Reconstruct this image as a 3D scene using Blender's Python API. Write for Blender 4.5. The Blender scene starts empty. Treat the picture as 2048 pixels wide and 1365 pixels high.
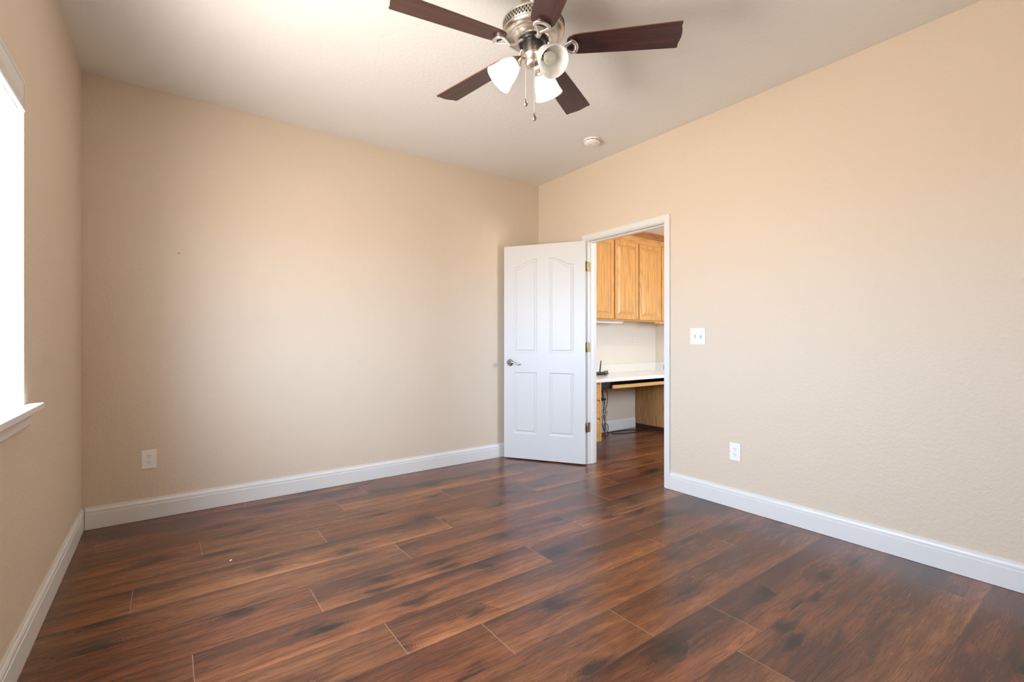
import bpy, bmesh, math, random
from mathutils import Vector, Matrix
random.seed(7)
PI = math.pi
SC = bpy.context.scene
COL = SC.collection

# ------------------------------------------------------------------ camera
cam = bpy.data.cameras.new('camera'); co = bpy.data.objects.new('camera', cam); COL.objects.link(co)
co.location = (0, 0, 1.133); co.rotation_euler = (PI/2, 0, -math.radians(36.17))
cam.sensor_width = 36; cam.lens = 940/2048*36; cam.clip_start = 0.02
SC.camera = co

# ------------------------------------------------------------------ world, lights, exposure
SKY = 40.0
w = bpy.data.worlds.new('world'); SC.world = w; w.use_nodes = True
nt = w.node_tree; nt.nodes.clear()
tc = nt.nodes.new('ShaderNodeTexCoord'); sp = nt.nodes.new('ShaderNodeSeparateXYZ')
rp = nt.nodes.new('ShaderNodeValToRGB'); mr = nt.nodes.new('ShaderNodeMapRange')
bg = nt.nodes.new('ShaderNodeBackground'); ow = nt.nodes.new('ShaderNodeOutputWorld')
nt.links.new(tc.outputs['Generated'], sp.inputs[0]); nt.links.new(sp.outputs['Z'], mr.inputs[0])
mr.inputs[1].default_value = -1; mr.inputs[2].default_value = 1
nt.links.new(mr.outputs[0], rp.inputs[0])
cr = rp.color_ramp
cr.elements[0].position = 0.0; cr.elements[0].color = (.72, .65, .58, 1)
cr.elements[1].position = 1.0; cr.elements[1].color = (.705, .86, 1.075, 1)
e = cr.elements.new(.46); e.color = (.72, .66, .60, 1)
e = cr.elements.new(.52); e.color = (.705, .86, 1.075, 1)
nt.links.new(rp.outputs[0], bg.inputs[0]); bg.inputs[1].default_value = SKY
nt.links.new(bg.outputs[0], ow.inputs[0])

def portal(name, loc, rot, sx, sy):
    l = bpy.data.lights.new(name, 'AREA'); l.shape = 'RECTANGLE'; l.size = sx; l.size_y = sy
    l.cycles.is_portal = True
    o = bpy.data.objects.new(name, l); COL.objects.link(o); o.location = loc; o.rotation_euler = rot
    return o
# daylight portals in the left window and the added office window
portal('window_daylight', (-.585, 1.81, 1.484), (0, -PI/2, 0), 1.18, 1.2)
portal('added_window_daylight', (4.3, .47, 1.55), (PI/2, 0, 0), .8, .9)

SC.view_settings.view_transform = 'Standard'; SC.view_settings.look = 'None'
SC.view_settings.exposure = 0.34; SC.view_settings.gamma = 1.0; SC.view_settings.use_curve_mapping = False
SC.cycles.use_denoising = True
SC.cycles.max_bounces = 16; SC.cycles.diffuse_bounces = 10; SC.cycles.glossy_bounces = 6
SC.cycles.transmission_bounces = 8; SC.cycles.transparent_max_bounces = 12
SC.cycles.sample_clamp_indirect = 8; SC.cycles.caustics_reflective = False; SC.cycles.caustics_refractive = False

# ------------------------------------------------------------------ materials
class NT:
    def __init__(s, name):
        s.m = bpy.data.materials.new(name); s.m.use_nodes = True
        s.t = s.m.node_tree; s.b = s.t.nodes['Principled BSDF']; s.o = s.t.nodes['Material Output']
    def n(s, typ, **kw):
        x = s.t.nodes.new('ShaderNode' + typ)
        for k, v in kw.items(): setattr(x, k, v)
        return x
    def l(s, a, b): s.t.links.new(a, b)
    def val(s, sock, v):
        if isinstance(v, bpy.types.NodeSocket): s.l(v, sock)
        else: sock.default_value = v
    def math(s, op, a, b=0.0, c=0.0, clamp=False):
        x = s.n('Math', operation=op, use_clamp=clamp)
        s.val(x.inputs[0], a); s.val(x.inputs[1], b); s.val(x.inputs[2], c)
        return x.outputs[0]
    def mix(s, f, a, b, blend='MIX'):
        x = s.n('MixRGB', blend_type=blend); s.val(x.inputs[0], f); s.val(x.inputs[1], a); s.val(x.inputs[2], b)
        return x.outputs[0]
    def ramp(s, f, stops):
        x = s.n('ValToRGB'); s.l(f, x.inputs[0]); c = x.color_ramp
        c.elements[0].position = stops[0][0]; c.elements[0].color = stops[0][1]
        c.elements[1].position = stops[-1][0]; c.elements[1].color = stops[-1][1]
        for p, v in stops[1:-1]:
            e = c.elements.new(p); e.color = v
        return x.outputs[0]
    def mapping(s, vec, scale, rot=(0, 0, 0), loc=(0, 0, 0)):
        x = s.n('Mapping'); s.l(vec, x.inputs[0]); x.inputs['Scale'].default_value = scale
        x.inputs['Rotation'].default_value = rot; x.inputs['Location'].default_value = loc
        return x.outputs[0]
    def noise(s, vec, scale=1, detail=2, rough=.5, dist=0):
        x = s.n('TexNoise'); s.l(vec, x.inputs['Vector']); x.inputs['Scale'].default_value = scale
        x.inputs['Detail'].default_value = detail; x.inputs['Roughness'].default_value = rough
        x.inputs['Distortion'].default_value = dist
        return x.outputs[0]
    def bump(s, h, strength, dist, nrm=None):
        x = s.n('Bump'); x.inputs['Strength'].default_value = strength; x.inputs['Distance'].default_value = dist
        s.l(h, x.inputs['Height'])
        if nrm is not None: s.l(nrm, x.inputs['Normal'])
        return x.outputs[0]
    def set(s, **kw):
        names = dict(color='Base Color', rough='Roughness', metal='Metallic', spec='Specular IOR Level',
                     trans='Transmission Weight', ior='IOR', coat='Coat Weight', emit='Emission Color',
                     emits='Emission Strength', sss='Subsurface Weight', normal='Normal')
        for k, v in kw.items():
            s.val(s.b.inputs[names[k]], v)
        return s

def C4(r, g, b): return (r, g, b, 1)
def srgb(r, g, b):
    f = lambda c: (c/255/12.92) if c/255 <= .04045 else ((c/255+.055)/1.055)**2.4
    return (f(r), f(g), f(b), 1)

def plain(name, col, rough=.5, metal=0, spec=.5):
    m = NT(name); m.set(color=col, rough=rough, metal=metal, spec=spec)
    # slight procedural unevenness
    tc = m.n('TexCoord'); nz = m.noise(tc.outputs['Object'], 35, 2)
    m.set(rough=m.math('ADD', m.math('MULTIPLY', nz, .08), rough-.04, clamp=True))
    return m.m

def paint(name, col, peel=.35, scale=170, rough=.62):
    m = NT(name); tc = m.n('TexCoord'); P = tc.outputs['Object']
    n1 = m.noise(P, scale, 2, .55); n2 = m.noise(P, scale*.33, 1, .5)
    h = m.math('ADD', m.math('MULTIPLY', n1, .6), m.math('MULTIPLY', n2, .7))
    h = m.ramp(h, [(.50, C4(0, 0, 0)), (.80, C4(1, 1, 1))])
    tone = m.noise(P, 1.3, 2)
    c = m.mix(m.math('MULTIPLY', tone, .12), col, (col[0]*.86, col[1]*.85, col[2]*.83, 1))
    m.set(color=c, rough=rough, spec=.3, normal=m.bump(h, peel, .0022))
    return m.m

WALLC = srgb(214, 199, 179)
M = {}
M['wall'] = paint('tan_wall_paint', WALLC)
M['ceil'] = paint('ceiling_paint', srgb(228, 228, 226), .3, 140)
M['owall'] = paint('office_wall_paint', srgb(222, 216, 204), .25)
M['trim'] = plain('white_trim_paint', srgb(220, 219, 216), .38)
M['door'] = plain('white_door_paint', srgb(206, 206, 205), .42)
M['plastic'] = plain('white_plastic', srgb(236, 234, 230), .35)
M['slot'] = plain('dark_slot', C4(.012, .011, .01), .6)
M['black'] = plain('black_plastic', C4(.012, .012, .013), .35)
M['rubber'] = plain('black_cable', C4(.012, .011, .012), .45)
M['red'] = plain('red_cable', C4(.35, .015, .02), .45)
M['bluewhite'] = plain('pale_adapter', srgb(214, 214, 226), .4)
M['brass'] = plain('aged_brass', C4(.36, .28, .13), .38, 1)
M['caulk'] = plain('dark_gap', C4(.08, .06, .045), .9)
M['quartz'] = plain('white_counter', srgb(236, 235, 230), .18)
M['splash'] = plain('white_backsplash', srgb(226, 224, 217), .25)
M['bulb'] = plain('frosted_bulb_off', srgb(228, 230, 216), .3)
M['chain'] = plain('pale_chain', srgb(225, 220, 214), .35, .5)

def metal_brushed():
    m = NT('brushed_nickel'); tc = m.n('TexCoord')
    v = m.mapping(tc.outputs['Object'], (14, 14, 420)); n = m.noise(v, 1, 3)
    m.set(color=C4(.66, .61, .55), metal=1, rough=m.math('ADD', m.math('MULTIPLY', n, .18), .24), normal=m.bump(n, .05, .001))
    return m.m
M['nickel'] = metal_brushed()
M['satin'] = plain('satin_nickel', C4(.40, .38, .35), .24, 1)
M['brightmetal'] = plain('pale_nickel_bracket', C4(.80, .77, .73), .30, 1)

def crystal():
    m = NT('smoky_crystal'); m.set(color=C4(.20, .165, .135), rough=.12, metal=.35)
    return m.m
M['crystal'] = crystal()

def shade_glass():
    m = NT('alabaster_glass'); tc = m.n('TexCoord')
    n = m.noise(tc.outputs['Object'], 28, 4, .6, 1.2)
    c = m.mix(m.ramp(n, [(.45, C4(0, 0, 0)), (.7, C4(1, 1, 1))]), C4(.96, .96, .95), C4(.87, .88, .87))
    m.set(color=c, rough=.25, spec=.5)
    tr = m.n('BsdfTranslucent'); m.l(c, tr.inputs[0])
    mx = m.n('MixShader'); mx.inputs[0].default_value = .5
    m.l(m.b.outputs[0], mx.inputs[1]); m.l(tr.outputs[0], mx.inputs[2]); m.l(mx.outputs[0], m.o.inputs[0])
    return m.m
M['shade'] = shade_glass()

def lit(name, col, s):
    m = NT(name); m.set(color=C4(.9, .9, .88), emit=col, emits=s); return m.m
M['bulb_lit'] = lit('lit_bulb', C4(1, .96, .90), 340)
M['fixture_lens'] = plain('white_light_lens', srgb(240, 242, 244), .3)

def glass_pane():
    m = NT('window_glass')
    tr = m.n('BsdfTransparent'); gl = m.n('BsdfGlossy'); gl.inputs['Roughness'].default_value = .0
    lw = m.n('LayerWeight'); lw.inputs[0].default_value = .5
    fr = m.math('ADD', m.math('MULTIPLY', m.math('POWER', lw.outputs['Facing'], 5.0), .9), .04)
    mx = m.n('MixShader'); m.l(fr, mx.inputs[0]); m.l(tr.outputs[0], mx.inputs[1]); m.l(gl.outputs[0], mx.inputs[2])
    m.l(mx.outputs[0], m.o.inputs[0]); return m.m
M['glass'] = glass_pane()

PW, PL = .23, 1.52     # plank width and length
def floor_mat():
    m = NT('dark_plank_floor')
    uv = m.n('UVMap', uv_map='wood').outputs[0]; ed = m.n('UVMap', uv_map='edge').outputs[0]; rn = m.n('UVMap', uv_map='rand').outputs[0]
    sr = m.n('SeparateXYZ'); m.l(rn, sr.inputs[0]); R1, R2 = sr.outputs[0], sr.outputs[1]
    # warp for wavy grain
    wn = m.n('TexNoise'); m.l(m.mapping(uv, (2.2, 5, 1)), wn.inputs['Vector']); wn.inputs['Scale'].default_value = 1; wn.inputs['Detail'].default_value = 3
    sub = m.n('VectorMath', operation='SUBTRACT'); m.l(wn.outputs['Color'], sub.inputs[0]); sub.inputs[1].default_value = (.5, .5, .5)
    scl = m.n('VectorMath', operation='MULTIPLY'); m.l(sub.outputs[0], scl.inputs[0]); scl.inputs[1].default_value = (.10, .07, 0)
    add = m.n('VectorMath', operation='ADD'); m.l(uv, add.inputs[0]); m.l(scl.outputs[0], add.inputs[1]); P = add.outputs[0]
    es = m.n('SeparateXYZ'); m.l(ed, es.inputs[0]); u, v = es.outputs[0], es.outputs[1]
    broad = m.noise(m.mapping(P, (1.3, 6.0, 1)), 1, 3, .55)
    streak = m.noise(m.mapping(P, (2.0, 21, 1)), 1, 7, .60, .3)
    mott = m.noise(m.mapping(P, (8, 36, 1)), 1, 5, .62, .5)
    fine = m.noise(m.mapping(P, (9, 330, 1)), 1, 4, .7)
    pores = m.noise(m.mapping(P, (14, 230, 1)), 1, 3, .6)
    lines = m.noise(m.mapping(P, (1.6, 95, 1)), 1, 3, .55)
    # knots: stretched cells, only some of them carry a knot
    vo = m.n('TexVoronoi', feature='F1', voronoi_dimensions='2D'); m.l(m.mapping(P, (2.5, 5.6, 1)), vo.inputs['Vector']); vo.inputs['Scale'].default_value = 1
    vo.inputs['Randomness'].default_value = 1
    kd = vo.outputs['Distance']
    ks = m.n('SeparateColor'); m.l(vo.outputs['Color'], ks.inputs[0])
    has = m.math('GREATER_THAN', ks.outputs[0], .55)
    kdw = m.math('ADD', kd, m.math('MULTIPLY', m.math('SUBTRACT', mott, .5), .42))
    core = m.math('MULTIPLY', m.ramp(kdw, [(.03, C4(1, 1, 1)), (.10, C4(.55, .55, .55)), (.17, C4(0, 0, 0))]), has)
    halo = m.math('MULTIPLY', m.ramp(kdw, [(.06, C4(1, 1, 1)), (.22, C4(.45, .45, .45)), (.48, C4(0, 0, 0))]), has)
    rings = m.math('SINE', m.math('MULTIPLY', m.math('ADD', m.math('ADD', kd, m.math('MULTIPLY', broad, .4)), m.math('MULTIPLY', mott, .07)), 210))
    ringz = m.math('MULTIPLY', m.math('POWER', m.math('ADD', m.math('MULTIPLY', rings, .5), .5, clamp=True), 3.0), m.math('MULTIPLY', m.ramp(kd, [(.10, C4(1, 1, 1)), (.40, C4(0, 0, 0))]), has))
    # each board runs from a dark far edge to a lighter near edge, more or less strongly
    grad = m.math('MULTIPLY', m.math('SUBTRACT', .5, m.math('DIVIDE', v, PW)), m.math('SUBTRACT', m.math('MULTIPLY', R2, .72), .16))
    t = m.math('ADD', m.math('MULTIPLY', m.math('SUBTRACT', broad, .5), .60), m.math('MULTIPLY', m.math('SUBTRACT', streak, .5), .70))
    t = m.math('ADD', t, m.math('MULTIPLY', m.math('SUBTRACT', mott, .5), .36))
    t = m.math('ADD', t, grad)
    t = m.math('ADD', t, m.math('MULTIPLY', R1, .14))
    t = m.math('ADD', t, .455)
    t = m.math('SUBTRACT', t, m.math('MULTIPLY', halo, .17))
    t = m.math('SUBTRACT', t, m.math('MULTIPLY', core, .24))
    t = m.math('SUBTRACT', t, m.math('MULTIPLY', ringz, .20))
    t = m.math('ADD', t, m.math('MULTIPLY', m.math('SUBTRACT', fine, .5), .46))
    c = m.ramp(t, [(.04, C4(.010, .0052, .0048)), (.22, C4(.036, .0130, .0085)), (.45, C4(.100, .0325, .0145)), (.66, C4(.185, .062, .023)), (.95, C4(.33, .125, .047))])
    pr = m.ramp(pores, [(.36, C4(.36, .32, .32)), (.47, C4(1, 1, 1))])
    c = m.mix(.55, c, pr, 'MULTIPLY')
    lr = m.ramp(lines, [(.34, C4(.40, .36, .36)), (.44, C4(1, 1, 1))])
    c = m.mix(.55, c, lr, 'MULTIPLY')
    hue = m.mix(R1, C4(1.05, .96, .92), C4(.95, 1.03, 1.02)); c = m.mix(1, c, hue, 'MULTIPLY')
    # seams: long ones dark, short joints painted lighter for the bevel sheen
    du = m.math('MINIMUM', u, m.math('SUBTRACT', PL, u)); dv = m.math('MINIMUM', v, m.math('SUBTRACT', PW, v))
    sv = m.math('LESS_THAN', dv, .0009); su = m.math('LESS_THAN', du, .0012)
    c = m.mix(m.math('MULTIPLY', sv, .75), c, C4(.02, .009, .006))
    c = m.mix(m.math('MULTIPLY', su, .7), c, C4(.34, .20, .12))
    groove = m.math('MINIMUM', m.math('DIVIDE', du, .003, clamp=True), m.math('DIVIDE', dv, .003, clamp=True))
    h = m.math('ADD', m.math('MULTIPLY', pores, .5), m.math('MULTIPLY', fine, .3))
    h = m.math('SUBTRACT', h, m.math('MULTIPLY', ringz, .5))
    h = m.math('ADD', h, m.math('MULTIPLY', m.math('MULTIPLY', halo, 2.2), m.noise(m.mapping(P, (70, 130, 1)), 1, 3, .6)))
    b1 = m.bump(h, .16, .0012); b2 = m.bump(groove, .6, .001, b1)
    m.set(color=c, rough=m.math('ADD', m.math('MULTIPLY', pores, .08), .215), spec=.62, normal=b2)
    return m.m
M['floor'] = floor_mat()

def oak(name, axis, light=(.66, .375, .135), dark=(.43, .205, .06)):
    m = NT(name); tc = m.n('TexCoord'); P = tc.outputs['Object']
    big = [7, 7, 7]; big[axis] = .55; med = [26, 26, 26]; med[axis] = 1.6; fin = [260, 260, 260]; fin[axis] = 9
    n1 = m.noise(m.mapping(P, big), 1, 2, .5); n2 = m.noise(m.mapping(P, med), 1, 3, .55); n3 = m.noise(m.mapping(P, fin), 1, 2, .5)
    rings = m.math('SINE', m.math('MULTIPLY', m.math('ADD', n1, m.math('MULTIPLY', n2, .08)), 95))
    rings = m.math('POWER', m.math('ADD', m.math('MULTIPLY', rings, .5), .5, clamp=True), 2.0)
    t = m.math('ADD', m.math('MULTIPLY', rings, .30), m.math('MULTIPLY', n2, .55))
    t = m.math('ADD', t, m.math('MULTIPLY', m.math('SUBTRACT', n3, .5), .45))
    c = m.ramp(t, [(.18, C4(*light)), (.42, C4(*[(a*.7+b*.3) for a, b in zip(light, dark)])), (.78, C4(*dark))])
    m.set(color=c, rough=.32, spec=.5, normal=m.bump(n3, .1, .0006))
    return m.m
M['oakv'] = oak('oak_vertical', 2); M['oakh'] = oak('oak_horizontal', 0)
M['oakdark'] = oak('oak_crown', 0, (.40, .19, .06), (.22, .09, .026))
M['oakpanel'] = oak('oak_side_panel', 2, (.58, .33, .12), (.27, .125, .04))
M['toe'] = plain('dark_toe_board', C4(.055, .022, .012), .45)
M['tray'] = plain('dark_tray_board', C4(.03, .018, .012), .5)

def blade_mat():
    m = NT('dark_walnut_blade'); tc = m.n('TexCoord'); P = tc.outputs['Object']
    n1 = m.noise(m.mapping(P, (4, 60, 60)), 1, 4, .6); n2 = m.noise(P, 90, 3, .7)
    c = m.ramp(n1, [(.3, C4(.024, .008, .008)), (.55, C4(.052, .017, .015)), (.75, C4(.095, .034, .024))])
    sc = m.ramp(n2, [(.70, C4(0, 0, 0)), (.78, C4(1, 1, 1))])
    c = m.mix(m.math('MULTIPLY', sc, .28), c, C4(.42, .34, .30))
    m.set(color=c, rough=.34, spec=.6); return m.m
M['blade'] = blade_mat()
M['bladeedge'] = plain('worn_blade_edge', C4(.20, .085, .05), .5)

# ------------------------------------------------------------------ mesh helpers
def nb(): return bmesh.new()
def box(bm, x0, x1, y0, y1, z0, z1, mi=0):
    vs = [bm.verts.new((x, y, z)) for x in (x0, x1) for y in (y0, y1) for z in (z0, z1)]
    for q in ((0, 1, 3, 2), (4, 6, 7, 5), (0, 4, 5, 1), (2, 3, 7, 6), (0, 2, 6, 4), (1, 5, 7, 3)):
        f = bm.faces.new([vs[i] for i in q]); f.material_index = mi
    return vs
def prism(bm, pts, h, mapf, mi=0):
    """closed polygon pts (2D) extruded over the list h of two values; mapf(a, b, t) -> 3D"""
    A = [bm.verts.new(mapf(a, b, h[0])) for a, b in pts]; B = [bm.verts.new(mapf(a, b, h[1])) for a, b in pts]
    n = len(pts)
    bm.faces.new(A[::-1]).material_index = mi; bm.faces.new(B).material_index = mi
    for i in range(n):
        bm.faces.new((A[i], A[(i+1) % n], B[(i+1) % n], B[i])).material_index = mi
def lathe(bm, prof, seg=48, T=None, close=False, mi=0):
    rings = []
    for r, z in prof:
        ring = []
        for k in range(seg):
            a = 2*PI*k/seg; p = Vector((r*math.cos(a), r*math.sin(a), z))
            ring.append(bm.verts.new(T @ p if T else p))
        rings.append(ring)
    n = len(prof)
    for i in range(n if close else n-1):
        a, b = rings[i], rings[(i+1) % n]
        for k in range(seg):
            f = bm.faces.new((a[k], a[(k+1) % seg], b[(k+1) % seg], b[k])); f.smooth = True; f.material_index = mi
    if not close:
        if prof[0][0] > 1e-5: bm.faces.new(rings[0][::-1]).material_index = mi
        if prof[-1][0] > 1e-5: bm.faces.new(rings[-1]).material_index = mi
def smooth_path(pts, n=8):
    P = [Vector(p) for p in pts]; P = [P[0]*2-P[1]] + P + [P[-1]*2-P[-2]]; out = []
    for i in range(1, len(P)-2):
        for k in range(n):
            t = k/n; a, b, c, d = P[i-1:i+3]
            out.append(.5*((2*b)+(c-a)*t+(2*a-5*b+4*c-d)*t*t+(3*b-a-3*c+d)*t**3))
    out.append(P[-2]); return out
def tube(bm, pts, r, seg=8, closed=False, flat=None, mi=0):
    """r: number or list; flat=(width_scale, height_scale, up) gives an elliptical section"""
    P = [Vector(p) for p in pts]; n = len(P); rings = []
    up = Vector((0, 0, 1)) if not flat else Vector(flat[2])
    prevn = None
    for i, p in enumerate(P):
        if closed: t = (P[(i+1) % n]-P[i-1]).normalized()
        else: t = (P[min(i+1, n-1)]-P[max(i-1, 0)]).normalized()
        if flat: s = t.cross(up).normalized()
        elif prevn is None:
            s = t.orthogonal().normalized()
        else:
            s = (prevn - t*prevn.dot(t)).normalized()
        prevn = s; u = s.cross(t).normalized()
        rr = r[i] if isinstance(r, (list, tuple)) else r
        a_, b_ = (flat[0], flat[1]) if flat else (1, 1)
        rings.append([bm.verts.new(p + s*(rr*a_*math.cos(2*PI*k/seg+PI/seg)) + u*(rr*b_*math.sin(2*PI*k/seg+PI/seg))) for k in range(seg)])
    for i in range(n if closed else n-1):
        a, b = rings[i], rings[(i+1) % n]
        for k in range(seg):
            f = bm.faces.new((a[k], a[(k+1) % seg], b[(k+1) % seg], b[k])); f.smooth = True; f.material_index = mi
    if not closed:
        bm.faces.new(rings[0][::-1]).material_index = mi; bm.faces.new(rings[-1]).material_index = mi

def obj(name, bm, mats, parent=None, bevel=0, loc=None, rot=None, seg=2):
    if not isinstance(mats, (list, tuple)): mats = [mats]
    bmesh.ops.recalc_face_normals(bm, faces=bm.faces[:])
    me = bpy.data.meshes.new(name); bm.to_mesh(me); bm.free()
    for m in mats: me.materials.append(m)
    o = bpy.data.objects.new(name, me); COL.objects.link(o)
    if parent: o.parent = parent
    if loc: o.location = loc
    if rot: o.rotation_euler = rot
    if bevel:
        b = o.modifiers.new('bevel', 'BEVEL'); b.width = bevel; b.segments = seg; b.limit_method = 'ANGLE'; b.angle_limit = math.radians(40)
    return o
def tag(o, label, cat, group=None, kind=None):
    o['label'] = label; o['category'] = cat
    if group: o['group'] = group
    if kind: o['kind'] = kind
    return o
def thing(name, label, cat, loc=(0, 0, 0), rotz=0, group=None, kind=None):
    o = bpy.data.objects.new(name, None); COL.objects.link(o); o.empty_display_size = .1
    o.location = loc; o.rotation_euler = (0, 0, rotz)
    return tag(o, label, cat, group, kind)
def struct(name, bm, mats, label, cat, bevel=0):
    return tag(obj(name, bm, mats, None, bevel), label, cat, None, 'structure')

# ------------------------------------------------------------------ room dimensions
XL, XR, YB, YF, H = -.42, 3.104, 3.78, -.60, 2.743
XO, XE, YO, YOF, HO = 3.219, 5.39, 4.04, .60, 2.46     # the office beyond the doorway
DY0, DY1, DZ = 2.226, 3.093, 2.07                      # rough door opening
WY0, WY1, WZ0, WZ1 = 1.21, 2.41, .895, 2.073            # window opening
OW = (3.9, 4.7, 1.1, 2.0)                             # added office window x0 x1 z0 z1

# floor: real planks laid along x
def build_floor():
    bm = nb(); uw = bm.loops.layers.uv.new('wood'); ue = bm.loops.layers.uv.new('edge'); ur = bm.loops.layers.uv.new('rand')
    joints = {-4: 1.68, -3: .35, -2: 1.502, -1: 1.013, 0: .70, 1: .07, 2: .522, 3: 1.02, 4: -.13, 5: .722, 6: .143, 7: .95, 8: 1.196, 9: .43}
    rnd = random.Random(11)
    for k in range(-10, 12):
        y0, y1 = 1.591+PW*k, 1.591+PW*(k+1)
        j = joints.get(k, rnd.uniform(0, PL)) % PL
        x = j-2*PL
        while x < XE+.1:
            a, b = max(x, XL-.1), min(x+PL, XE+.1)
            if b > a+.001 and b > XL-.09:
                ox, oy, r1, r2 = rnd.uniform(0, 60), rnd.uniform(0, 60), rnd.random(), rnd.random()
                f = bm.faces.new([bm.verts.new(p) for p in ((a, y0, 0), (b, y0, 0), (b, y1, 0), (a, y1, 0))])
                for lp in f.loops:
                    X, Y = lp.vert.co.x, lp.vert.co.y
                    lp[uw].uv = (X-x+ox, Y-y0+oy); lp[ue].uv = (X-x, Y-y0); lp[ur].uv = (r1, r2)
            x += PL
    r = bmesh.ops.extrude_face_region(bm, geom=bm.faces[:])
    # keep the top at z = 0, push the originals down to give the planks thickness
    new = [v for v in r['geom'] if isinstance(v, bmesh.types.BMVert)]
    s = set(new)
    for v in bm.verts:
        if v not in s: v.co.z = -.012
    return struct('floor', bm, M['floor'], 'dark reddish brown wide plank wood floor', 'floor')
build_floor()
bm = nb(); box(bm, XL-.15, XE+.15, YF-.12, YO+.12, -.10, -.0125)
struct('floor_slab', bm, M['caulk'], 'slab under the plank floor', 'floor')

# walls
bm = nb(); box(bm, XL-.15, XR, YB, YB+.12, 0, H)
wb = struct('wall_back', bm, M['wall'], 'plain tan wall facing the camera, with one outlet near its left end', 'wall')
bm = nb()
lathe(bm, [(0, 0), (.0035, 0), (.003, .0008), (0, .0008)], 10, Matrix.Translation((.056, YB, 1.709)) @ Matrix.Rotation(PI/2, 4, 'X'))
obj('nail_hole', bm, M['caulk'], wb)
bm = nb()
box(bm, XL-.15, XL, YF-.12, WY0, 0, H); box(bm, XL-.15, XL, WY1, YB, 0, H)
box(bm, XL-.15, XL, WY0, WY1, 0, WZ0); box(bm, XL-.15, XL, WY0, WY1, WZ1, H)
struct('wall_left', bm, M['wall'], 'tan wall at the left edge holding the window', 'wall')
bm = nb()
box(bm, XR, XO, YF-.12, DY0, 0, H); box(bm, XR, XO, DY1, YO+.12, 0, H); box(bm, XR, XO, DY0, DY1, DZ, H)
struct('wall_right', bm, M['wall'], 'tan wall on the right with the doorway and light switch', 'wall')
bm = nb(); box(bm, XL, XR, YF-.12, YF, 0, H)
struct('wall_front', bm, M['wall'], 'tan wall behind the camera', 'wall')
bm = nb(); box(bm, XL-.15, XO, YF-.12, YO+.12, H, H+.1)
struct('ceiling', bm, M['ceil'], 'pale textured ceiling above the ceiling fan', 'ceiling')
# office beyond
bm = nb(); box(bm, XO, XE+.12, YO, YO+.12, .715, HO); box(bm, XO, XE+.12, YO, YO+.12, 0, .715, 1)
struct('wall_office_back', bm, [M['owall'], M['wall']], 'off-white wall behind the desk beyond the doorway', 'wall')
bm = nb(); box(bm, XE, XE+.12, YOF-.12, YO, 0, HO)
struct('wall_office_right', bm, M['owall'], 'off-white side wall at the right end of the desk', 'wall')
bm = nb()
box(bm, XO, OW[0], YOF-.12, YOF, 0, HO); box(bm, OW[1], XE, YOF-.12, YOF, 0, HO)
box(bm, OW[0], OW[1], YOF-.12, YOF, 0, OW[2]); box(bm, OW[0], OW[1], YOF-.12, YOF, OW[3], HO)
struct('wall_office_front', bm, M['owall'], 'off-white office wall holding the added office window', 'wall')
bm = nb(); box(bm, XO, XE+.12, YOF-.12, YO+.12, HO, HO+.1)
struct('ceiling_office', bm, M['ceil'], 'white ceiling over the oak cabinets', 'ceiling')

# windows
def window(name, label, fr):
    """fr(a, b, c): a along the opening, b outward, c up"""
    t = thing(name, label, 'window', (0, 0, 0), 0, None, 'structure'); return t
w1 = window('window_1', 'bright window at the left edge of the photo with white sill', None)
def frame_bm(bm, along, x0, x1, a0, a1, z0, z1, t):
    def bx(p, q, z_, z__):
        if along == 'y': box(bm, x0, x1, p, q, z_, z__)
        else: box(bm, p, q, x0, x1, z_, z__)
    bx(a0, a0+t, z0, z1); bx(a1-t, a1, z0, z1); bx(a0+t, a1-t, z0, z0+t); bx(a0+t, a1-t, z1-t, z1)
    m = (a0+a1)/2; bx(m-t*.6, m+t*.6, z0+t, z1-t)
bm = nb(); frame_bm(bm, 'y', XL-.145, XL-.10, WY0+.004, WY1-.004, WZ0+.004, WZ1-.004, .045); obj('window_frame', bm, M['plastic'], w1, .003)
bm = nb(); box(bm, XL-.127, XL-.123, WY0+.045, WY1-.045, WZ0+.045, WZ1-.045); obj('window_pane', bm, M['glass'], w1)
bm = nb()      # white lined return of the recess
box(bm, XL-.10, XL-.001, WY1-.004, WY1-.0005, WZ0, WZ1); box(bm, XL-.10, XL-.001, WY0+.0005, WY0+.004, WZ0, WZ1)
box(bm, XL-.10, XL-.001, WY0+.004, WY1-.004, WZ1-.004, WZ1-.0005)
obj('window_return', bm, M['trim'], w1)
bm = nb()
box(bm, XL-.10, XL, WY0, WY1, WZ0-.0, WZ0+.008); box(bm, XL, XL+.045, WY0-.05, WY1+.05, WZ0-.016, WZ0+.008)
obj('window_sill', bm, M['trim'], w1, .005, seg=3)
bm = nb()
prism(bm, [(0, WZ0-.016), (.024, WZ0-.016), (.024, WZ0-.022), (.016, WZ0-.034), (.013, WZ0-.05), (.013, WZ0-.066), (.008, WZ0-.074), (0, WZ0-.074)],
      (WY0-.03, WY1+.028), lambda a, b, t: (XL+a, t, b))
obj('sill_apron', bm, M['trim'], w1)
blind = thing('window_blind', 'raised white blind with moulded valance at the top of the left window', 'blind', (XL, (WY0+WY1)/2, WZ1))
hw = (WY1-WY0)/2-.006
bm = nb()
vp = [(-.012, -.002), (.000, -.002), (.003, -.006), (.003, -.012), (.0, -.016), (.0, -.062), (-.004, -.070), (-.009, -.078), (-.010, -.094), (-.006, -.102), (.003, -.105), (.005, -.109), (.003, -.114), (-.006, -.115), (-.012, -.108)]
prism(bm, vp, (-hw, hw), lambda a, b, t: (a, t, b)); obj('valance', bm, M['trim'], blind)
bm = nb(); box(bm, -.06, -.018, -hw, hw, -.05, -.006); obj('headrail', bm, M['plastic'], blind, .002)
bm = nb()
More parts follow.
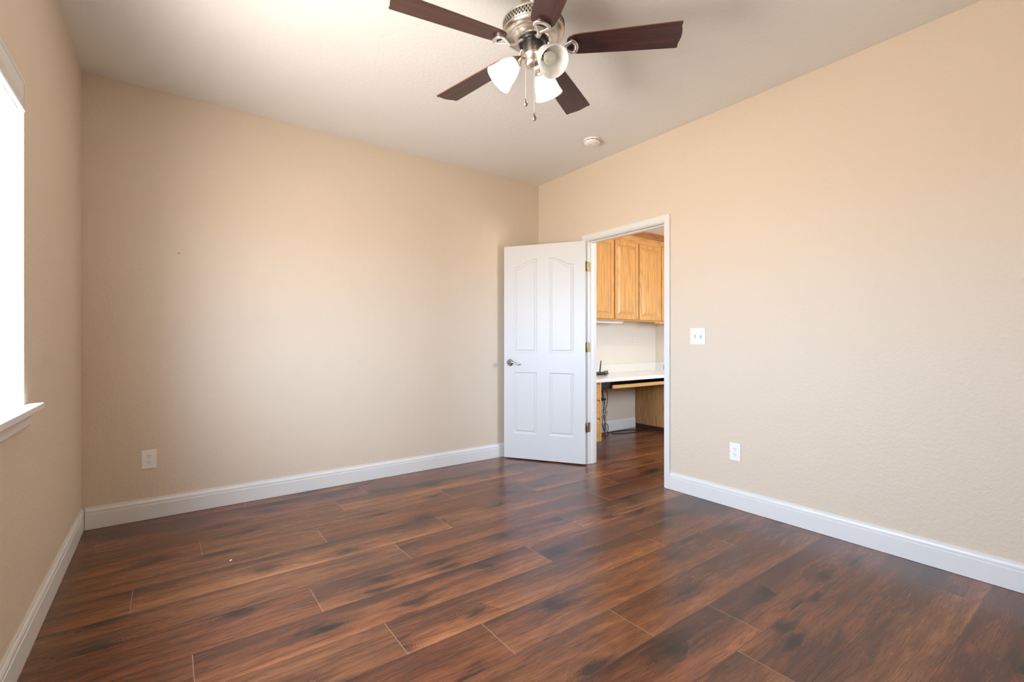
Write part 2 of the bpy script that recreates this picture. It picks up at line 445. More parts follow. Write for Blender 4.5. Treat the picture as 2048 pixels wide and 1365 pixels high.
for i in range(12): box(bm, -.063, -.016, -hw, hw, -.056-.0042*i, -.0534-.0042*i)
obj('slat_stack', bm, M['plastic'], blind)
bm = nb(); box(bm, -.063, -.016, -hw, hw, -.113, -.106); obj('bottom_rail', bm, M['plastic'], blind, .002)

w2 = window('added_office_window', 'unseen window added to light the office, in the wall facing the desk', None)  # unseen window, added as a daylight source for the office
bm = nb(); frame_bm(bm, 'x', YOF-.11, YOF-.065, OW[0]+.004, OW[1]-.004, OW[2]+.004, OW[3]-.004, .045); obj('window_frame', bm, M['plastic'], w2, .003)
bm = nb(); box(bm, OW[0]+.045, OW[1]-.045, YOF-.09, YOF-.086, OW[2]+.045, OW[3]-.045); obj('window_pane', bm, M['glass'], w2)

# baseboards
BP = [(0, .0015), (.014, .0015), (.014, .094), (.0118, .0958), (.0112, .099), (.0128, .1015), (.0124, .111), (.0095, .1185), (.0058, .122), (.005, .1325), (0, .1325)]
bm = nb(); prism(bm, BP, (XL+.0172, XR-.0005), lambda a, b, t: (t, YB-a, b))
struct('baseboard_back', bm, M['trim'], 'white moulded baseboard along the wall with the lone left outlet', 'baseboard')
bm = nb(); prism(bm, BP, (YF, YB-.0005), lambda a, b, t: (XL+a, t, b))
struct('baseboard_left', bm, M['trim'], 'white moulded baseboard under the window', 'baseboard')
bm = nb(); prism(bm, BP, (YF, 2.1885), lambda a, b, t: (XR-a, t, b)); prism(bm, BP, (3.1305, YB-.015), lambda a, b, t: (XR-a, t, b))
struct('baseboard_right', bm, M['trim'], 'white moulded baseboard running right from the doorway', 'baseboard')
bm = nb(); prism(bm, BP, (3.67, 4.95), lambda a, b, t: (t, YO-a, b))
struct('baseboard_office', bm, M['trim'], 'white baseboard in the knee space under the desk', 'baseboard')

# door casing, jamb and stop
trim = bpy.data.objects.new('trim_1', None); COL.objects.link(trim); tag(trim, 'white casing and jamb framing the open doorway', 'door frame', None, 'structure')
def casing(x, sgn):
    bm = nb()
    prof = [(0, 0), (0, .008), (.003, .0105), (.010, .0105), (.013, .0135), (.030, .0155), (.046, .0165), (.052, .013), (.052, 0)]
    rings = []
    for o_, p_ in prof:
        rings.append([bm.verts.new((x-sgn*p_, y, z)) for y, z in ((2.241-o_, 0.001), (2.241-o_, 2.055+o_), (3.078+o_, 2.055+o_), (3.078+o_, 0.001))])
    n = len(prof)
    for i in range(n):
        a, b = rings[i], rings[(i+1) % n]
        for k in range(3): bm.faces.new((a[k], a[k+1], b[k+1], b[k]))
    bm.faces.new([r[0] for r in rings]); bm.faces.new([r[3] for r in rings][::-1])
    return bm
obj('casing', casing(XR, 1), M['trim'], trim); obj('casing', casing(XO, -1), M['trim'], trim)
bm = nb(); box(bm, XR, XO, DY0, 2.246, .001, DZ); box(bm, XR, XO, 3.073, DY1, .001, DZ); box(bm, XR, XO, 2.246, 3.073, 2.05, DZ)
obj('jamb', bm, M['trim'], trim)
bm = nb(); box(bm, XR+.041, XR+.078, 2.246, 2.257, .001, 2.05); box(bm, XR+.041, XR+.078, 3.062, 3.073, .001, 2.05); box(bm, XR+.041, XR+.078, 2.257, 3.062, 2.039, 2.05)
obj('door_stop', bm, M['trim'], trim, .002)
bm = nb(); box(bm, XR+.002, XR+.034, 2.246, 2.2475, .90, .96); box(bm, XR-.006, XR+.002, 2.2465, 2.249, .912, .948)
obj('strike_plate', bm, M['satin'], trim)

# door leaf: local s along the leaf from the hinge, local +y = face towards the camera
ex, ey = -.545, .8384
LW, LT, LZ0, LZ1 = .792, .035, .012, 2.043
LY = .010          # the leaf stands this far off the pin line
PIN = Vector((3.094, 3.071, 0))
ang = math.atan2(ey, ex)
door = tag(obj('door_1', nb(), M['door']), 'open white four panel door swung against the corner, with arched upper panels', 'door', None, 'structure')
door.location = PIN; door.rotation_euler = (0, 0, ang)
def arch_panel(s0, s1, z0, zs, zp, peak_right, d=0):
    s0 += d; s1 -= d; z0 += d; zs -= d; zp -= d
    N = 18; top = []
    for i in range(N+1):
        t = i/N; e_ = .5-.5*math.cos(PI*min(1, max(0, (t-.04)/.90)))
        top.append((s0+(s1-s0)*t, zs+(zp-zs)*e_))
    if not peak_right: top = [(s0+s1-x, z) for x, z in top][::-1]
    return [(s0, z0), (s1, z0)] + top[::-1]
panels = [lambda d: arch_panel(.105, .340, 1.02, 1.842, 1.910, True, d), lambda d: arch_panel(.458, .693, 1.02, 1.842, 1.910, False, d),
          lambda d: [(.105+d, .25+d), (.340-d, .25+d), (.340-d, .835-d), (.105+d, .835-d)], lambda d: [(.458+d, .25+d), (.693-d, .25+d), (.693-d, .835-d), (.458+d, .835-d)]]
bm = nb()
for side in (1, -1):
    yf = LY+LT if side > 0 else LY
    P3 = lambda s, z, d: (s+.006, yf-side*d, z)
    outer = [bm.verts.new(P3(s, z, 0)) for s, z in ((0, LZ0), (LW, LZ0), (LW, LZ1), (0, LZ1))]
    if side > 0: front = outer
    else: back = outer
    edges = [bm.edges.new((outer[i], outer[(i+1) % 4])) for i in range(4)]
    for pts in panels:
        loops = []
        for d, dep in ((0, 0), (.006, .0055), (.013, .0065), (.024, .006), (.031, .0018)):
            loops.append([bm.verts.new(P3(s, z, dep)) for s, z in pts(d)])
        n = len(loops[0])
        edges += [bm.edges.new((loops[0][i], loops[0][(i+1) % n])) for i in range(n)]
        for a, b in zip(loops, loops[1:]):
            for i in range(n): bm.faces.new((a[i], a[(i+1) % n], b[(i+1) % n], b[i]))
        bm.faces.new(loops[-1])
    bmesh.ops.triangle_fill(bm, edges=edges, use_beauty=True)
for i in range(4):
    bm.faces.new((front[i], front[(i+1) % 4], back[(i+1) % 4], back[i]))
bmesh.ops.recalc_face_normals(bm, faces=bm.faces[:]); bm.to_mesh(door.data); bm.free()
def handle(side):
    y0 = LY+LT if side > 0 else LY
    hs = .735; hz = .926
    e_ = bpy.data.objects.new('door_handle', None); COL.objects.link(e_); e_.parent = door; e_['label'] = 'satin nickel lever handle'
    T = Matrix.Translation((hs, y0, hz)) @ Matrix.Rotation(-side*PI/2, 4, 'X')
    bm = nb(); lathe(bm, [(0, 0), (.033, 0), (.033, .003), (.030, .008), (.022, .0115), (.014, .013), (.0115, .016), (.0105, .040), (.0, .040)], 36, T)
    obj('rosette', bm, M['satin'], e_)
    bm = nb(); q = lambda s, z, d: (hs-s, y0+side*d, hz+z)
    pth = smooth_path([q(-.008, 0, .046), q(.012, .001, .047), q(.036, .004, .048), (q(.058, -.002, .046)), q(.078, -.011, .044), q(.094, -.013, .042), q(.106, -.007, .040)], 6)
    tube(bm, pth, [.0115-.005*i/(len(pth)-1) for i in range(len(pth))], 12)
    obj('lever', bm, M['satin'], e_)
handle(1); handle(-1)
for hz in (1.817, 1.076, .339):
    bm = nb()
    lathe(bm, [(0, -.046), (.003, -.046), (.0062, -.043), (.0062, .043), (.003, .046), (0, .046)], 14, Matrix.Translation((0, 0, hz)))
    box(bm, .0045, .0059, .004, .042, hz-.0445, hz+.0445)
    # jamb leaf, laid on the jamb face (turned back into the closed position)
    R_ = Matrix.Rotation(-ang, 4, 'Z')
    v0 = len(bm.verts); vs = box(bm, 0.005, .043, .0004, .0018, hz-.0445, hz+.0445)
    for v in vs: v.co = R_ @ v.co
    for k in (-.03, 0, .03):
        n0 = len(bm.verts)
        lathe(bm, [(0, 0), (.0035, 0), (.003, .0008), (0, .0008)], 10, R_ @ Matrix.Translation((.028+.006*(1 if k else -1), .0004, hz+k)) @ Matrix.Rotation(PI/2, 4, 'X'))
    h_ = obj('hinge', bm, M['brass'], door); h_['label'] = 'aged brass hinge'

# ------------------------------------------------------------------ electrical plates (local: plate in xz, facing -y)
def outlet(label, loc, rotz, plate=(.076, .118), mat='plastic'):
    t = thing('wall_outlet', label, 'outlet', loc, rotz)
    pw, ph = plate
    bm = nb(); prism(bm, [(-pw/2, -ph/2), (pw/2, -ph/2), (pw/2, ph/2), (-pw/2, ph/2)], (0, -.0055), lambda a, b, c: (a, c, b))
    obj('cover_plate', bm, M[mat], t, .0028, seg=3)
    for s in (1, -1):
        bm = nb(); zc = s*.0195
        pts = [(.0172*math.cos(a), zc+max(-.0138, min(.0138, .0172*math.sin(a)))) for a in [2*PI*i/32 for i in range(32)]]
        prism(bm, pts, (-.005, -.0076), lambda a, b, c: (a, c, b))
        for sx, hh in ((-.0064, .0078), (.0064, .0064)):
            box(bm, sx-.0013, sx+.0013, -.0079, -.0074, zc+.001, zc+.001+hh, 1)
        lathe(bm, [(0, 0), (.0024, 0), (.0024, .0006), (0, .0006)], 10, Matrix.Translation((0, -.0074, zc-.0075)) @ Matrix.Rotation(PI/2, 4, 'X'), mi=1)
        obj('receptacle', bm, [M[mat], M['slot']], t)
    bm = nb(); lathe(bm, [(0, 0), (.003, 0), (.0025, .0012), (0, .0014)], 12, Matrix.Translation((0, -.0055, 0)) @ Matrix.Rotation(PI/2, 4, 'X'))
    box(bm, -.0024, .0024, -.0071, -.0066, -.0004, .0004, 1)
    obj('screw', bm, [M[mat], M['slot']], t)
outlet('white outlet low on the far tan wall, near the left corner', (-.0995, YB, .380), 0)
outlet('white outlet low on the right wall, below and right of the light switch', (XR, 1.6785, .381), -PI/2)
outlet('off-white outlet on the office wall above the desk, under the oak cabinets', (4.945, YO, 1.140), 0, (.072, .116), 'splash')

sw = thing('light_switch', 'white double light switch plate on the wall right of the doorway', 'light switch', (XR, 1.9575, 1.1665), -PI/2)
bm = nb(); prism(bm, [(-.059, -.0595), (.059, -.0595), (.059, .0595), (-.059, .0595)], (0, -.0055), lambda a, b, c: (a, c, b)); obj('cover_plate', bm, M['plastic'], sw, .0028, seg=3)
for i, sx in enumerate((-.023, .023)):
    bm = nb(); up = 1 if i == 0 else -1
    prism(bm, [(-.0054, -.011), (-.0054, .011), (-.0070, .011), (-.0160, .002*0+up*.009), (-.0160, up*.003), (-.0070, -.011)], (sx-.0045, sx+.0045), lambda a, b, c: (c, a, b))
    obj('toggle', bm, M['plastic'], sw, .0006)
    bm = nb()
    box(bm, sx-.0056, sx+.0056, -.0059, -.0054, -.0125, .0125)
    obj('toggle_slot', bm, M['slot'], sw)
    for z in (.03, -.03):
        bm = nb(); lathe(bm, [(0, 0), (.003, 0), (.0025, .0012), (0, .0014)], 12, Matrix.Translation((sx, -.0055, z)) @ Matrix.Rotation(PI/2, 4, 'X'))
        box(bm, sx-.0024, sx+.0024, -.0071, -.0066, z-.0004, z+.0004, 1); obj('screw', bm, [M['plastic'], M['slot']], sw)

sd = thing('smoke_detector', 'round white smoke detector on the ceiling near the doorway wall', 'smoke detector', (2.735, 2.655, H))
bm = nb(); lathe(bm, [(0, 0), (.066, 0), (.067, -.004), (.066, -.011), (.062, -.0115), (0, -.0115)], 48); obj('base', bm, M['plastic'], sd)
bm = nb(); lathe(bm, [(.0, -.0115), (.060, -.0115), (.060, -.013), (.063, -.015), (.0635, -.021), (.062, -.028), (.056, -.036), (.046, -.0395), (.030, -.0395), (.028, -.041), (.012, -.041), (.010, -.0395), (0, -.0395)], 48)
obj('cover', bm, M['plastic'], sd)
bm = nb()
for k in range(12):
    a0 = 2*PI*k/12+.06; a1 = a0+.40; n = 6
    top = []; bot = []
    for i in range(n+1):
        a = a0+(a1-a0)*i/n
        top.append(bm.verts.new((.0642*math.cos(a), .0642*math.sin(a), -.0165))); bot.append(bm.verts.new((.0642*math.cos(a), .0642*math.sin(a), -.0200)))
    for i in range(n): bm.faces.new((top[i], top[i+1], bot[i+1], bot[i]))
obj('vent_slots', bm, M['slot'], sd)
bm = nb(); lathe(bm, [(0, 0), (.003, 0), (.002, -.0025), (0, -.003)], 10, Matrix.Translation((.012, -.040, -.0388))); obj('indicator_light', bm, M['slot'], sd)

# ------------------------------------------------------------------ ceiling fan (local origin on the fan axis at the blade plane)
FX, FY, FZ = 1.343, 1.670, 2.470
fan = thing('ceiling_fan', 'brushed nickel ceiling fan with five dark blades and three white glass shades', 'ceiling fan', (FX, FY, FZ))
bm = nb(); lathe(bm, [(0, H-FZ), (.072, H-FZ), (.074, H-FZ-.01), (.068, H-FZ-.045), (.050, H-FZ-.062), (.030, H-FZ-.068), (.022, H-FZ-.07), (.022, .118), (0, .118)], 48); obj('canopy', bm, M['nickel'], fan)
bm = nb(); lathe(bm, [(0, .122), (.085, .122), (.125, .116), (.141, .110), (.1425, .106), (.1405, .102), (.1395, .100), (.1395, .066), (.1410, .063), (.1405, .059), (.131, .050), (.112, .043), (.108, .0435), (.104, .040), (.086, .030), (.076, .0275), (0, .0275)], 72)
obj('motor_housing', bm, M['nickel'], fan)
bm = nb()
lathe(bm, [(.1397, .1005), (.1404, .1002), (.1404, .0660), (.1397, .0657)], 72)
NS = 56
for row in range(3):
    for k in range(NS):
        a = 2*PI*(k+.5*(row % 2))/NS; zc = (.0930, .0832, .0734)[row]; hh = .0068; ww = .0036
        cs = []
        for i in range(8):
            b = 2*PI*i/8; aa = a + ww*math.cos(b)/.141; zz = zc + hh*math.sin(b)
            cs.append(bm.verts.new((.1408*math.cos(aa), .1408*math.sin(aa), zz)))
        bm.faces.new(cs).material_index = 1
obj('vent_band', bm, [M['nickel'], M['slot']], fan)['label'] = 'pierced ventilation band'
bm = nb(); lathe(bm, [(0, .030), (.070, .030), (.070, .020), (.064, .012), (.045, .010), (0, .010)], 40)
for k in range(24):
    a = 2*PI*k/24
    box(bm, *(lambda c, s: (min(c*.058, c*.066)-.002, max(c*.058, c*.066)+.002, min(s*.058, s*.066)-.002, max(s*.058, s*.066)+.002))(math.cos(a), math.sin(a)), .010, .016)
obj('flywheel', bm, M['black'], fan)['label'] = 'black motor flywheel'
bm = nb(); lathe(bm, [(0, .012), (.044, .012), (.0465, .009), (.0465, -.034), (.048, -.036), (.048, -.041), (.044, -.046), (.040, -.050), (.040, -.072), (.036, -.082), (.022, -.090), (.006, -.093), (0, -.093)], 48)
obj('switch_housing', bm, M['nickel'], fan)
bm = nb(); lathe(bm, [(0, 0), (.004, 0), (.0035, .002), (0, .0025)], 10, Matrix.Rotation(math.radians(-118), 4, 'Z') @ Matrix.Translation((.0463, 0, -.008)) @ Matrix.Rotation(PI/2, 4, 'Y')); obj('set_screw', bm, M['slot'], fan)

PH = math.radians(-44.44); PITCH = math.radians(-10.53)
def blade_bm():
    bm = nb()
    half = [(.150, 0), (.1505, .018), (.154, .034), (.163, .046), (.180, .053), (.21, .0565), (.40, .064), (.60, .0705), (.634, .0712), (.6405, .0695), (.6415, .064), (.6400, .050), (.6440, .034), (.6475, .016), (.6485, 0)]
    pts = half + [(u, -v) for u, v in half[-2:0:-1]]
    prism(bm, pts, (-.003, .003), lambda a, b, c: (a, b, c))
    for f in bm.faces:
        if abs(f.normal.z) < .5 and len(f.verts) == 4: f.material_index = 1
    return bm
def iron_bm():
    bm = nb()
    # arm from the flywheel out and down
    Tp = Matrix.Rotation(-PITCH, 4, 'X')
    arm = smooth_path([(.040, 0, .018), (.062, 0, .016), (.080, 0, .000), (.098, 0, -.014), (.118, 0, -.020), (.132, 0, -.019)], 5)
    tube(bm, arm, [.0135 if i < 8 else .011 for i in range(len(arm))], 8, flat=(1.0, .45, (0, 0, 1)))
    side = [(.128, 0), (.150, .017), (.170, .031), (.178, .033), (.187, .026), (.193, .013), (.195, 0)]
    loop = [(u, v, -.0165) for u, v in side] + [(u, -v, -.0165) for u, v in side[-2:0:-1]]
    n = len(loop); dense = []
    for i in range(n):
        a, b = Vector(loop[i]), Vector(loop[(i+1) % n])
        dense += [a, a.lerp(b, .5)]
    tube(bm, dense, .0082, 8, closed=True, flat=(1, .5, (0, 0, 1)))
    # raised pad that meets the blade along the outer arc
    arc = [(.176, .030), (.185, .024), (.191, .012), (.193, 0), (.191, -.012), (.185, -.024), (.176, -.030)]
    A = arc + [(u-.010, v*.86) for u, v in arc[::-1]]
    prism(bm, A, (-.0165, -.0032), lambda a, b, c: (a, b, c))
    return bm
bl0 = obj('blade', blade_bm(), [M['blade'], M['bladeedge']], fan, .001, seg=1); ir0 = obj('blade_iron', iron_bm(), M['brightmetal'], bl0)
bl0['label'] = 'dark wood grain blade'
for k in range(5):
    a = PH + 2*PI*k/5
    if k == 0: b_, i_ = bl0, ir0
    else:
        b_ = bl0.copy(); COL.objects.link(b_); i_ = ir0.copy(); COL.objects.link(i_); i_.parent = b_
    b_.rotation_euler = (Matrix.Rotation(a, 4, 'Z') @ Matrix.Rotation(PITCH, 4, 'X')).to_euler()

# light kit: three arms at 120 degrees, azimuth measured in the room
yaw = math.radians(-36.17)
TILT = math.radians(45)
shade_prof = [(.0285, .000), (.031, .006), (.040, .020), (.048, .040), (.0535, .062), (.0585, .084), (.0645, .102), (.0685, .112), (.0670, .1145), (.0645, .112), (.060, .1005), (.0545, .083), (.0495, .062), (.044, .040), (.0365, .021), (.028, .008), (.0265, .000)]
def lamp(phi, on):
    """phi: azimuth in degrees from the picture's right, anticlockwise seen from above"""
    az = yaw + math.radians(phi)
    Rz = Matrix.Rotation(az, 4, 'Z')
    bm = nb()
    pth = [Rz @ Vector(p) for p in smooth_path([(.030, 0, -.046), (.046, 0, -.043), (.060, 0, -.047), (.074, 0, -.060)], 5)]
    tube(bm, pth, .0085, 10)
    top = Vector((.0775, 0, -.0635))
    F = Rz @ Matrix.Translation(top) @ Matrix.Rotation(PI-TILT-0.0, 4, 'Y')     # local +z points out and down along the shade axis
    lathe(bm, [(0, -.026), (.011, -.026), (.013, -.020), (.020, -.010), (.0275, -.001), (.033, .008), (.0345, .013), (.0335, .013), (.030, .0065), (0, .0055)], 32, F)
    arm = obj('lamp_arm', bm, M['nickel'], fan)
    bm = nb(); lathe(bm, shade_prof, 48, F @ Matrix.Translation((0, 0, .0065)), close=True); sh = obj('lamp_shade', bm, M['shade'], fan)
    bm = nb(); lathe(bm, [(0, .006), (.0135, .006), (.0135, .030), (.012, .031), (0, .031)], 20, F); obj('socket', bm, M['black'], sh)
    bm = nb(); lathe(bm, [(0, .0315), (.012, .0315), (.0135, .040), (.020, .052), (.0255, .066), (.0255, .076), (.021, .088), (.012, .095), (0, .097)], 28, F)
    obj('bulb', bm, M['bulb_lit'] if on else M['bulb'], sh)['label'] = 'lit bulb' if on else 'unlit frosted bulb'
lamp(180, True); lamp(60, True); lamp(-60, False)

def chain(cx, cf, z0, z1):
    c, s = math.cos(yaw), math.sin(yaw)
    X = cx*c - cf*s; Y = cx*s + cf*c
    bm = nb(); z = z0; n = int((z0-z1)/.0042)
    tube(bm, [(X, Y, z0), (X, Y, z1+.03)], .0007, 6)
    for i in range(n-7):
        lathe(bm, [(0, .0016), (.0013, .0009), (.0013, -.0009), (0, -.0016)], 6, Matrix.Translation((X, Y, z0-.0042*i)))
    ch = obj('pull_chain', bm, M['chain'], fan)
    bm = nb(); lathe(bm, [(0, .032), (.002, .030), (.0026, .026), (.0052, .017), (.0098, .007), (.0100, .004), (.0062, -.004), (0, -.0075)], 8, Matrix.Translation((X, Y, z1+.004)))
    for f in bm.faces: f.smooth = False
    obj('pull_pendant', bm, M['crystal'], ch)['label'] = 'smoky crystal teardrop pendant'
chain(-.036, -.003, -.055, 2.203-FZ); chain(.001, -.034, -.075, 2.122-FZ)

# ------------------------------------------------------------------ office: cabinets, desk, cables
YC = 3.70      # front of the upper cabinet frames
def raised_door(name, bm_mats, x0, x1, z0, z1, y, parent, fw=.058):
    """five-piece door with a raised panel, facing -y"""
    bm = nb(); th = .019
    def q(x, z, d): return bm.verts.new((x, y-th+d, z))
    o = [q(x0, z0, 0), q(x1, z0, 0), q(x1, z1, 0), q(x0, z1, 0)]
    def ring(i, d): return [q(x0+i, z0+i, d), q(x1-i, z0+i, d), q(x1-i, z1-i, d), q(x0+i, z1-i, d)]
    rs = [ring(.004, 0), ring(fw-.006, 0), ring(fw-.001, .009), ring(fw+.006, .0125), ring(fw+.011, .0105), ring(fw+.030, .0015)]
    o = ring(0, .004); bk = ring(0, th)
    seq = [bk, o] + rs
    for a, b in zip(seq, seq[1:]):
        for i in range(4): bm.faces.new((a[i], a[(i+1) % 4], b[(i+1) % 4], b[i]))
    bm.faces.new(rs[-1]); bm.faces.new(bk[::-1])
    return obj(name, bm, bm_mats, parent)
UZ0, UZ1 = 1.372, 2.40
def upper(x0, x1, doors, label):
    t = thing('wall_cabinet', label, 'cabinet', ((x0+x1)/2, YO, UZ0), 0, 'oak cabinets above the desk')
    ox, oy, oz = t.location
    bm = nb(); box(bm, x0-ox, x1-ox, YC+.02-oy, -.001, .012, UZ1-oz)
    obj('carcass', bm, M['oakv'], t)
    bm = nb()       # face frame
    ys = (YC-oy, YC+.02-oy)
    box(bm, x0-ox, x1-ox, *ys, 2.312-oz-.02, UZ1-oz); box(bm, x0-ox, x1-ox, *ys, 0, .03)
    xs = sorted({x0, x1} | {d for dd in doors for d in dd})
    box(bm, x0-ox, x0-ox+.02, *ys, .03, 2.292-oz); box(bm, x1-ox-.02, x1-ox, *ys, .03, 2.292-oz)
    obj('face_frame', bm, M['oakh'], t, .0015)
    for a, b in doors:
        raised_door('door', M['oakv'], a-ox, b-ox, 1.388-oz, 2.308-oz, YC-oy-.0005, t)
    return t
upper(XO+.001, 4.160, [(3.735, 4.152)], 'oak wall cabinet at the left, half hidden behind the door jamb')
upper(4.162, 5.036, [(4.168, 4.586), (4.602, 5.026)], 'oak wall cabinet in the middle, with two full raised panel doors')
upper(5.038, XE-.001, [(5.044, 5.38)], 'oak wall cabinet at the right, only a sliver showing beside the casing')
bm = nb(); prism(bm, [(0, 2.395), (.004, 2.395), (.007, 2.402), (.012, 2.405), (.018, 2.420), (.032, 2.435), (.040, 2.440), (.040, 2.452), (.044, 2.4585), (0, 2.4585)], (XO+.001, XE-.001), lambda a, b, t: (t, YC-.001-a, b))
struct('trim_2', bm, M['oakdark'], 'dark oak crown moulding along the top of the wall cabinets', 'moulding')
bm = nb(); box(bm, 4.93, XE-.001, YC-.002, YC+.03, 1.352, UZ0-.0005)
struct('trim_3', bm, M['oakh'], 'short oak light rail under the right wall cabinet', 'moulding', .002)

ol = thing('added_office_light', 'unseen round white lamp added to warm and brighten the office', 'ceiling light', (4.25, 2.5, HO))  # out-of-view lamp added to warm and brighten the office
bm = nb(); lathe(bm, [(0, 0), (.17, 0), (.17, -.02), (.155, -.025), (0, -.025)], 40); obj('base', bm, M['plastic'], ol)
bm = nb(); lathe(bm, [(.0, -.0255), (.150, -.0255), (.145, -.045), (.12, -.065), (.07, -.08), (0, -.085)], 40); obj('diffuser', bm, lit('added_light_diffuser', C4(1, .93, .83), 45), ol)
ul = thing('under_cabinet_light', 'slim white light fixture under the oak wall cabinets', 'light fixture', (3.95, 3.85, UZ0+.010))
bm = nb(); box(bm, -.45, .49, -.065, .06, -.022, 0.0015); obj('housing', bm, M['plastic'], ul, .003)
bm = nb(); box(bm, -.44, .48, -.055, .05, -.036, -.022); obj('lens', bm, M['fixture_lens'], ul, .004)

# desk
ct = thing('countertop', 'white stone desk countertop with low backsplash beyond the doorway', 'countertop', (4.3, YO, .70))
bm = nb(); box(bm, XO+.001-4.3, XE-.001-4.3, 3.40-YO, -.001, 0, .036); obj('slab', bm, M['quartz'], ct, .003)
bm = nb(); box(bm, XO+.001-4.3, XE-.021-4.3, -.021, -.001, .0365, .140); box(bm, XE-.020-4.3, XE-.001-4.3, 3.42-YO, -.001, .0365, .140); obj('backsplash', bm, M['splash'], ct, .002)

dc = thing('drawer_cabinet', 'oak drawer cabinet under the left end of the desk', 'cabinet', (3.44, YO, 0))
bm = nb(); box(bm, XO+.002-3.44, 3.66-3.44, 3.44-YO, -.002, .085, .699); box(bm, XO+.002-3.44, 3.655-3.44, 3.50-YO, -.01, .001, .085, 1)
obj('body', bm, [M['oakv'], M['toe']], dc)
for z0, z1 in ((.085, .318), (.328, .508), (.518, .690)):
    bm = nb()
    prism(bm, [(0, z0), (-.020, z0), (-.020, z1-.022), (-.014, z1-.014), (-.006, z1-.004), (0, z1)], (XO+.012-3.44, 3.632-3.44), lambda a, b, t: (t, 3.44-YO+a, b))
    obj('drawer', bm, M['oakh'], dc, .0015)
bm = nb(); box(bm, 3.634-3.44, 3.66-3.44, 3.42-YO, 3.4398-YO, .085, .697); obj('stile', bm, M['oakv'], dc, .0015)

sc_ = thing('base_cabinet', 'oak base cabinet whose grained side panel closes the knee space', 'cabinet', (5.17, YO, 0))
bm = nb(); box(bm, 4.98-5.17, XE-.002-5.17, 3.44-YO, -.002, .06, .699); box(bm, 4.972-5.17, XE-.003-5.17, 3.50-YO, -.003, .001, .06, 1)
obj('body', bm, [M['oakv'], M['toe']], sc_)
bm = nb(); box(bm, 4.960-5.17, 4.9795-5.17, 3.43-YO, -.002, .056, .699); obj('side_panel', bm, M['oakpanel'], sc_, .001)
raised_door('door', M['oakv'], 4.985-5.17, XE-.006-5.17, .075, .69, 3.4395-YO, sc_)

kt = thing('keyboard_tray', 'pull-out keyboard tray with oak front edge under the desk', 'keyboard tray', (4.39, 3.42, .62))
bm = nb(); box(bm, 3.836-4.39, 4.945-4.39, 0, .020, .001, .038); obj('front_edge', bm, M['oakh'], kt, .002)
bm = nb(); box(bm, 3.836-4.39, 4.945-4.39, .0205, .46, .004, .016); obj('board', bm, M['tray'], kt)
for xa, xb in ((3.664, 3.8355), (4.9455, 4.9595)):
    bm = nb(); box(bm, xa-4.39, xb-4.39, .05, .44, -.004, .0785); 
    if xb < 4: box(bm, xa-4.39, xb-4.39, .035, .05, .01, .07)
    obj('slide_bracket', bm, M['black'], kt, .002)

rt = thing('router', 'black router with one upright antenna on the white countertop', 'router', (4.045, 3.84, .7365), math.radians(-8))
bm = nb(); prism(bm, [(-.10, -.07), (.085, -.07), (.10, -.055), (.10, .055), (.085, .07), (-.10, .07)], (.004, .034), lambda a, b, c: (a*(1-.18*(c > .02)), b*(1-.18*(c > .02)), c)); obj('body', bm, M['black'], rt, .004)
for a in (-.07, .07):
    for b in (-.05, .05):
        bm = nb(); lathe(bm, [(0, 0), (.006, 0), (.006, .005), (0, .005)], 10, Matrix.Translation((a, b, 0))); obj('foot', bm, M['rubber'], rt)
bm = nb(); tube(bm, [(.060, .030, .026), (.063, .035, .045), (.072, .036, .100), (.081, .036, .165)], [.009, .0085, .0075, .005], 10); obj('antenna', bm, M['black'], rt)

def cord(name, label, pts, r, mat, cat='cable', n=8):
    bm = nb(); tube(bm, smooth_path(pts, n), r, 7)
    o = obj(name, bm, mat); return tag(o, label, cat)
cz = .7365
bm = nb(); tube(bm, smooth_path([(4.12, 3.885, cz+.026), (4.17, 3.90, cz+.022), (4.21, 3.91, cz+.012), (4.25, 3.915, cz+.008), (4.285, 3.905, cz+.012), (4.30, 3.93, cz+.026), (4.275, 3.945, cz+.030), (4.245, 3.93, cz+.016), (4.265, 3.90, cz+.006), (4.295, 3.895, cz+.006)], 8), .0042, 7)
bm.transform((Matrix.Translation((4.045, 3.84, .7365)) @ Matrix.Rotation(math.radians(-8), 4, 'Z')).inverted())
obj('power_cord', bm, M['rubber'], rt)
pa = tag(obj('power_adapter', (lambda b: (box(b, -.03, .03, -.018, .018, 0, .042), b)[1])(nb()), M['splash'], None, .004, (4.365, 3.955, cz)), 'small white box on the countertop against the backsplash', 'adapter')

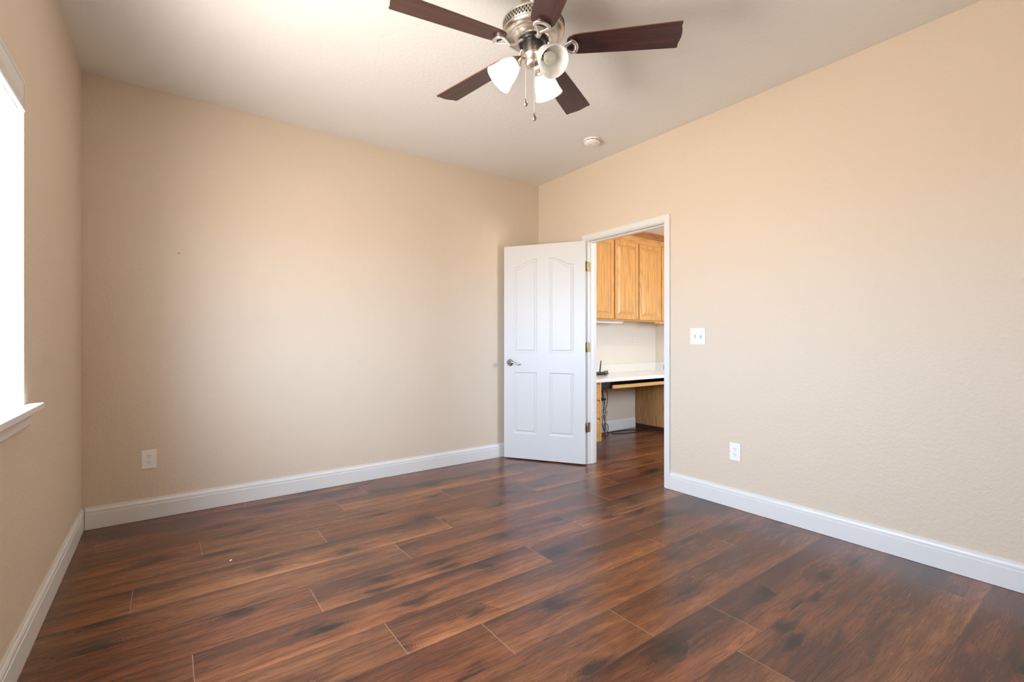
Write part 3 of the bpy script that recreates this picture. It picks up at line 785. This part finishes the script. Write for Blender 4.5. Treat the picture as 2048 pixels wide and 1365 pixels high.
# cables hanging in the knee space
cord('hanging_cable', 'thick black cable bowing to the right in the knee space bundle', [(4.20, 3.93, .69), (4.23, 3.93, .60), (4.30, 3.94, .53), (4.335, 3.95, .45), (4.325, 3.95, .36), (4.295, 3.95, .28), (4.285, 3.95, .20), (4.30, 3.95, .14), (4.345, 3.955, .10), (4.350, 3.955, .05), (4.325, 3.945, .006)], .0042, M['rubber'])
cord('hanging_cable', 'black cable running straight down the left of the knee space bundle', [(4.21, 3.945, .69), (4.225, 3.945, .60), (4.26, 3.955, .50), (4.285, 3.96, .40), (4.28, 3.96, .30), (4.265, 3.96, .20), (4.255, 3.96, .12), (4.275, 3.96, .06), (4.30, 3.95, .007)], .0045, M['rubber'])
cord('hanging_cable', 'dark red cable in the upper half of the knee space bundle', [(4.215, 3.97, .69), (4.235, 3.97, .58), (4.265, 3.975, .50), (4.278, 3.975, .40), (4.285, 3.975, .30), (4.29, 3.975, .22), (4.315, 3.975, .12), (4.33, 3.97, .05), (4.315, 3.965, .012)], .003, plain('dark_red_cable', C4(.10, .015, .014), .45))
cord('hanging_cable', 'thin black cable looped halfway down the knee space bundle', [(4.19, 3.93, .55), (4.20, 3.94, .47), (4.26, 3.945, .43), (4.285, 3.945, .36), (4.270, 3.94, .30), (4.215, 3.935, .29), (4.200, 3.935, .24), (4.235, 3.94, .205), (4.285, 3.94, .25), (4.315, 3.945, .28), (4.320, 3.945, .245), (4.295, 3.95, .20), (4.315, 3.95, .165)], .0028, M['rubber'])
bm = nb(); tube(bm, [(-.05, 0, 0), (-.02, 0, .002), (.02, 0, -.002), (.035, 0, -.006)], [.014, .016, .013, .006], 10)
tag(obj('cable_plug', bm, M['rubber'], None, 0, (4.235, 3.915, .43)), 'black plug sticking out of the knee space bundle beside the drawers', 'plug')
bm = nb(); box(bm, -.022, .022, -.014, .014, 0, .10)
tag(obj('power_adapter', bm, M['bluewhite'], None, .006, (4.362, 3.992, .03)), 'pale white adapter hanging among the cables just above the floor', 'adapter')
cord('floor_cable', 'red cable on the floor beside the drawer cabinet', [(4.06, 3.86, .005), (4.12, 3.89, .005), (4.20, 3.90, .005), (4.26, 3.895, .005), (4.30, 3.905, .006), (4.32, 3.93, .012)], .0046, M['red'])
cord('floor_cable', 'black cable lying in a long loop on the office floor', [(4.34, 3.965, .02), (4.38, 3.97, .004), (4.50, 3.985, .004), (4.66, 3.97, .004), (4.80, 3.905, .004), (4.84, 3.85, .004), (4.80, 3.815, .004), (4.66, 3.805, .004), (4.52, 3.83, .004), (4.42, 3.88, .004), (4.37, 3.92, .004)], .0038, M['rubber'])

# tiny fleck of debris
bm = nb(); prism(bm, [(-.006, -.003), (.004, -.004), (.008, .001), (.002, .004), (-.005, .003)], (0, .0025), lambda a, b, c: (a, b, c))
tag(obj('paint_fleck', bm, M['plastic'], None, 0, (.259, 2.813, .0002), (0, 0, .6)), 'tiny pale fleck lying on the floor boards left of centre', 'debris')
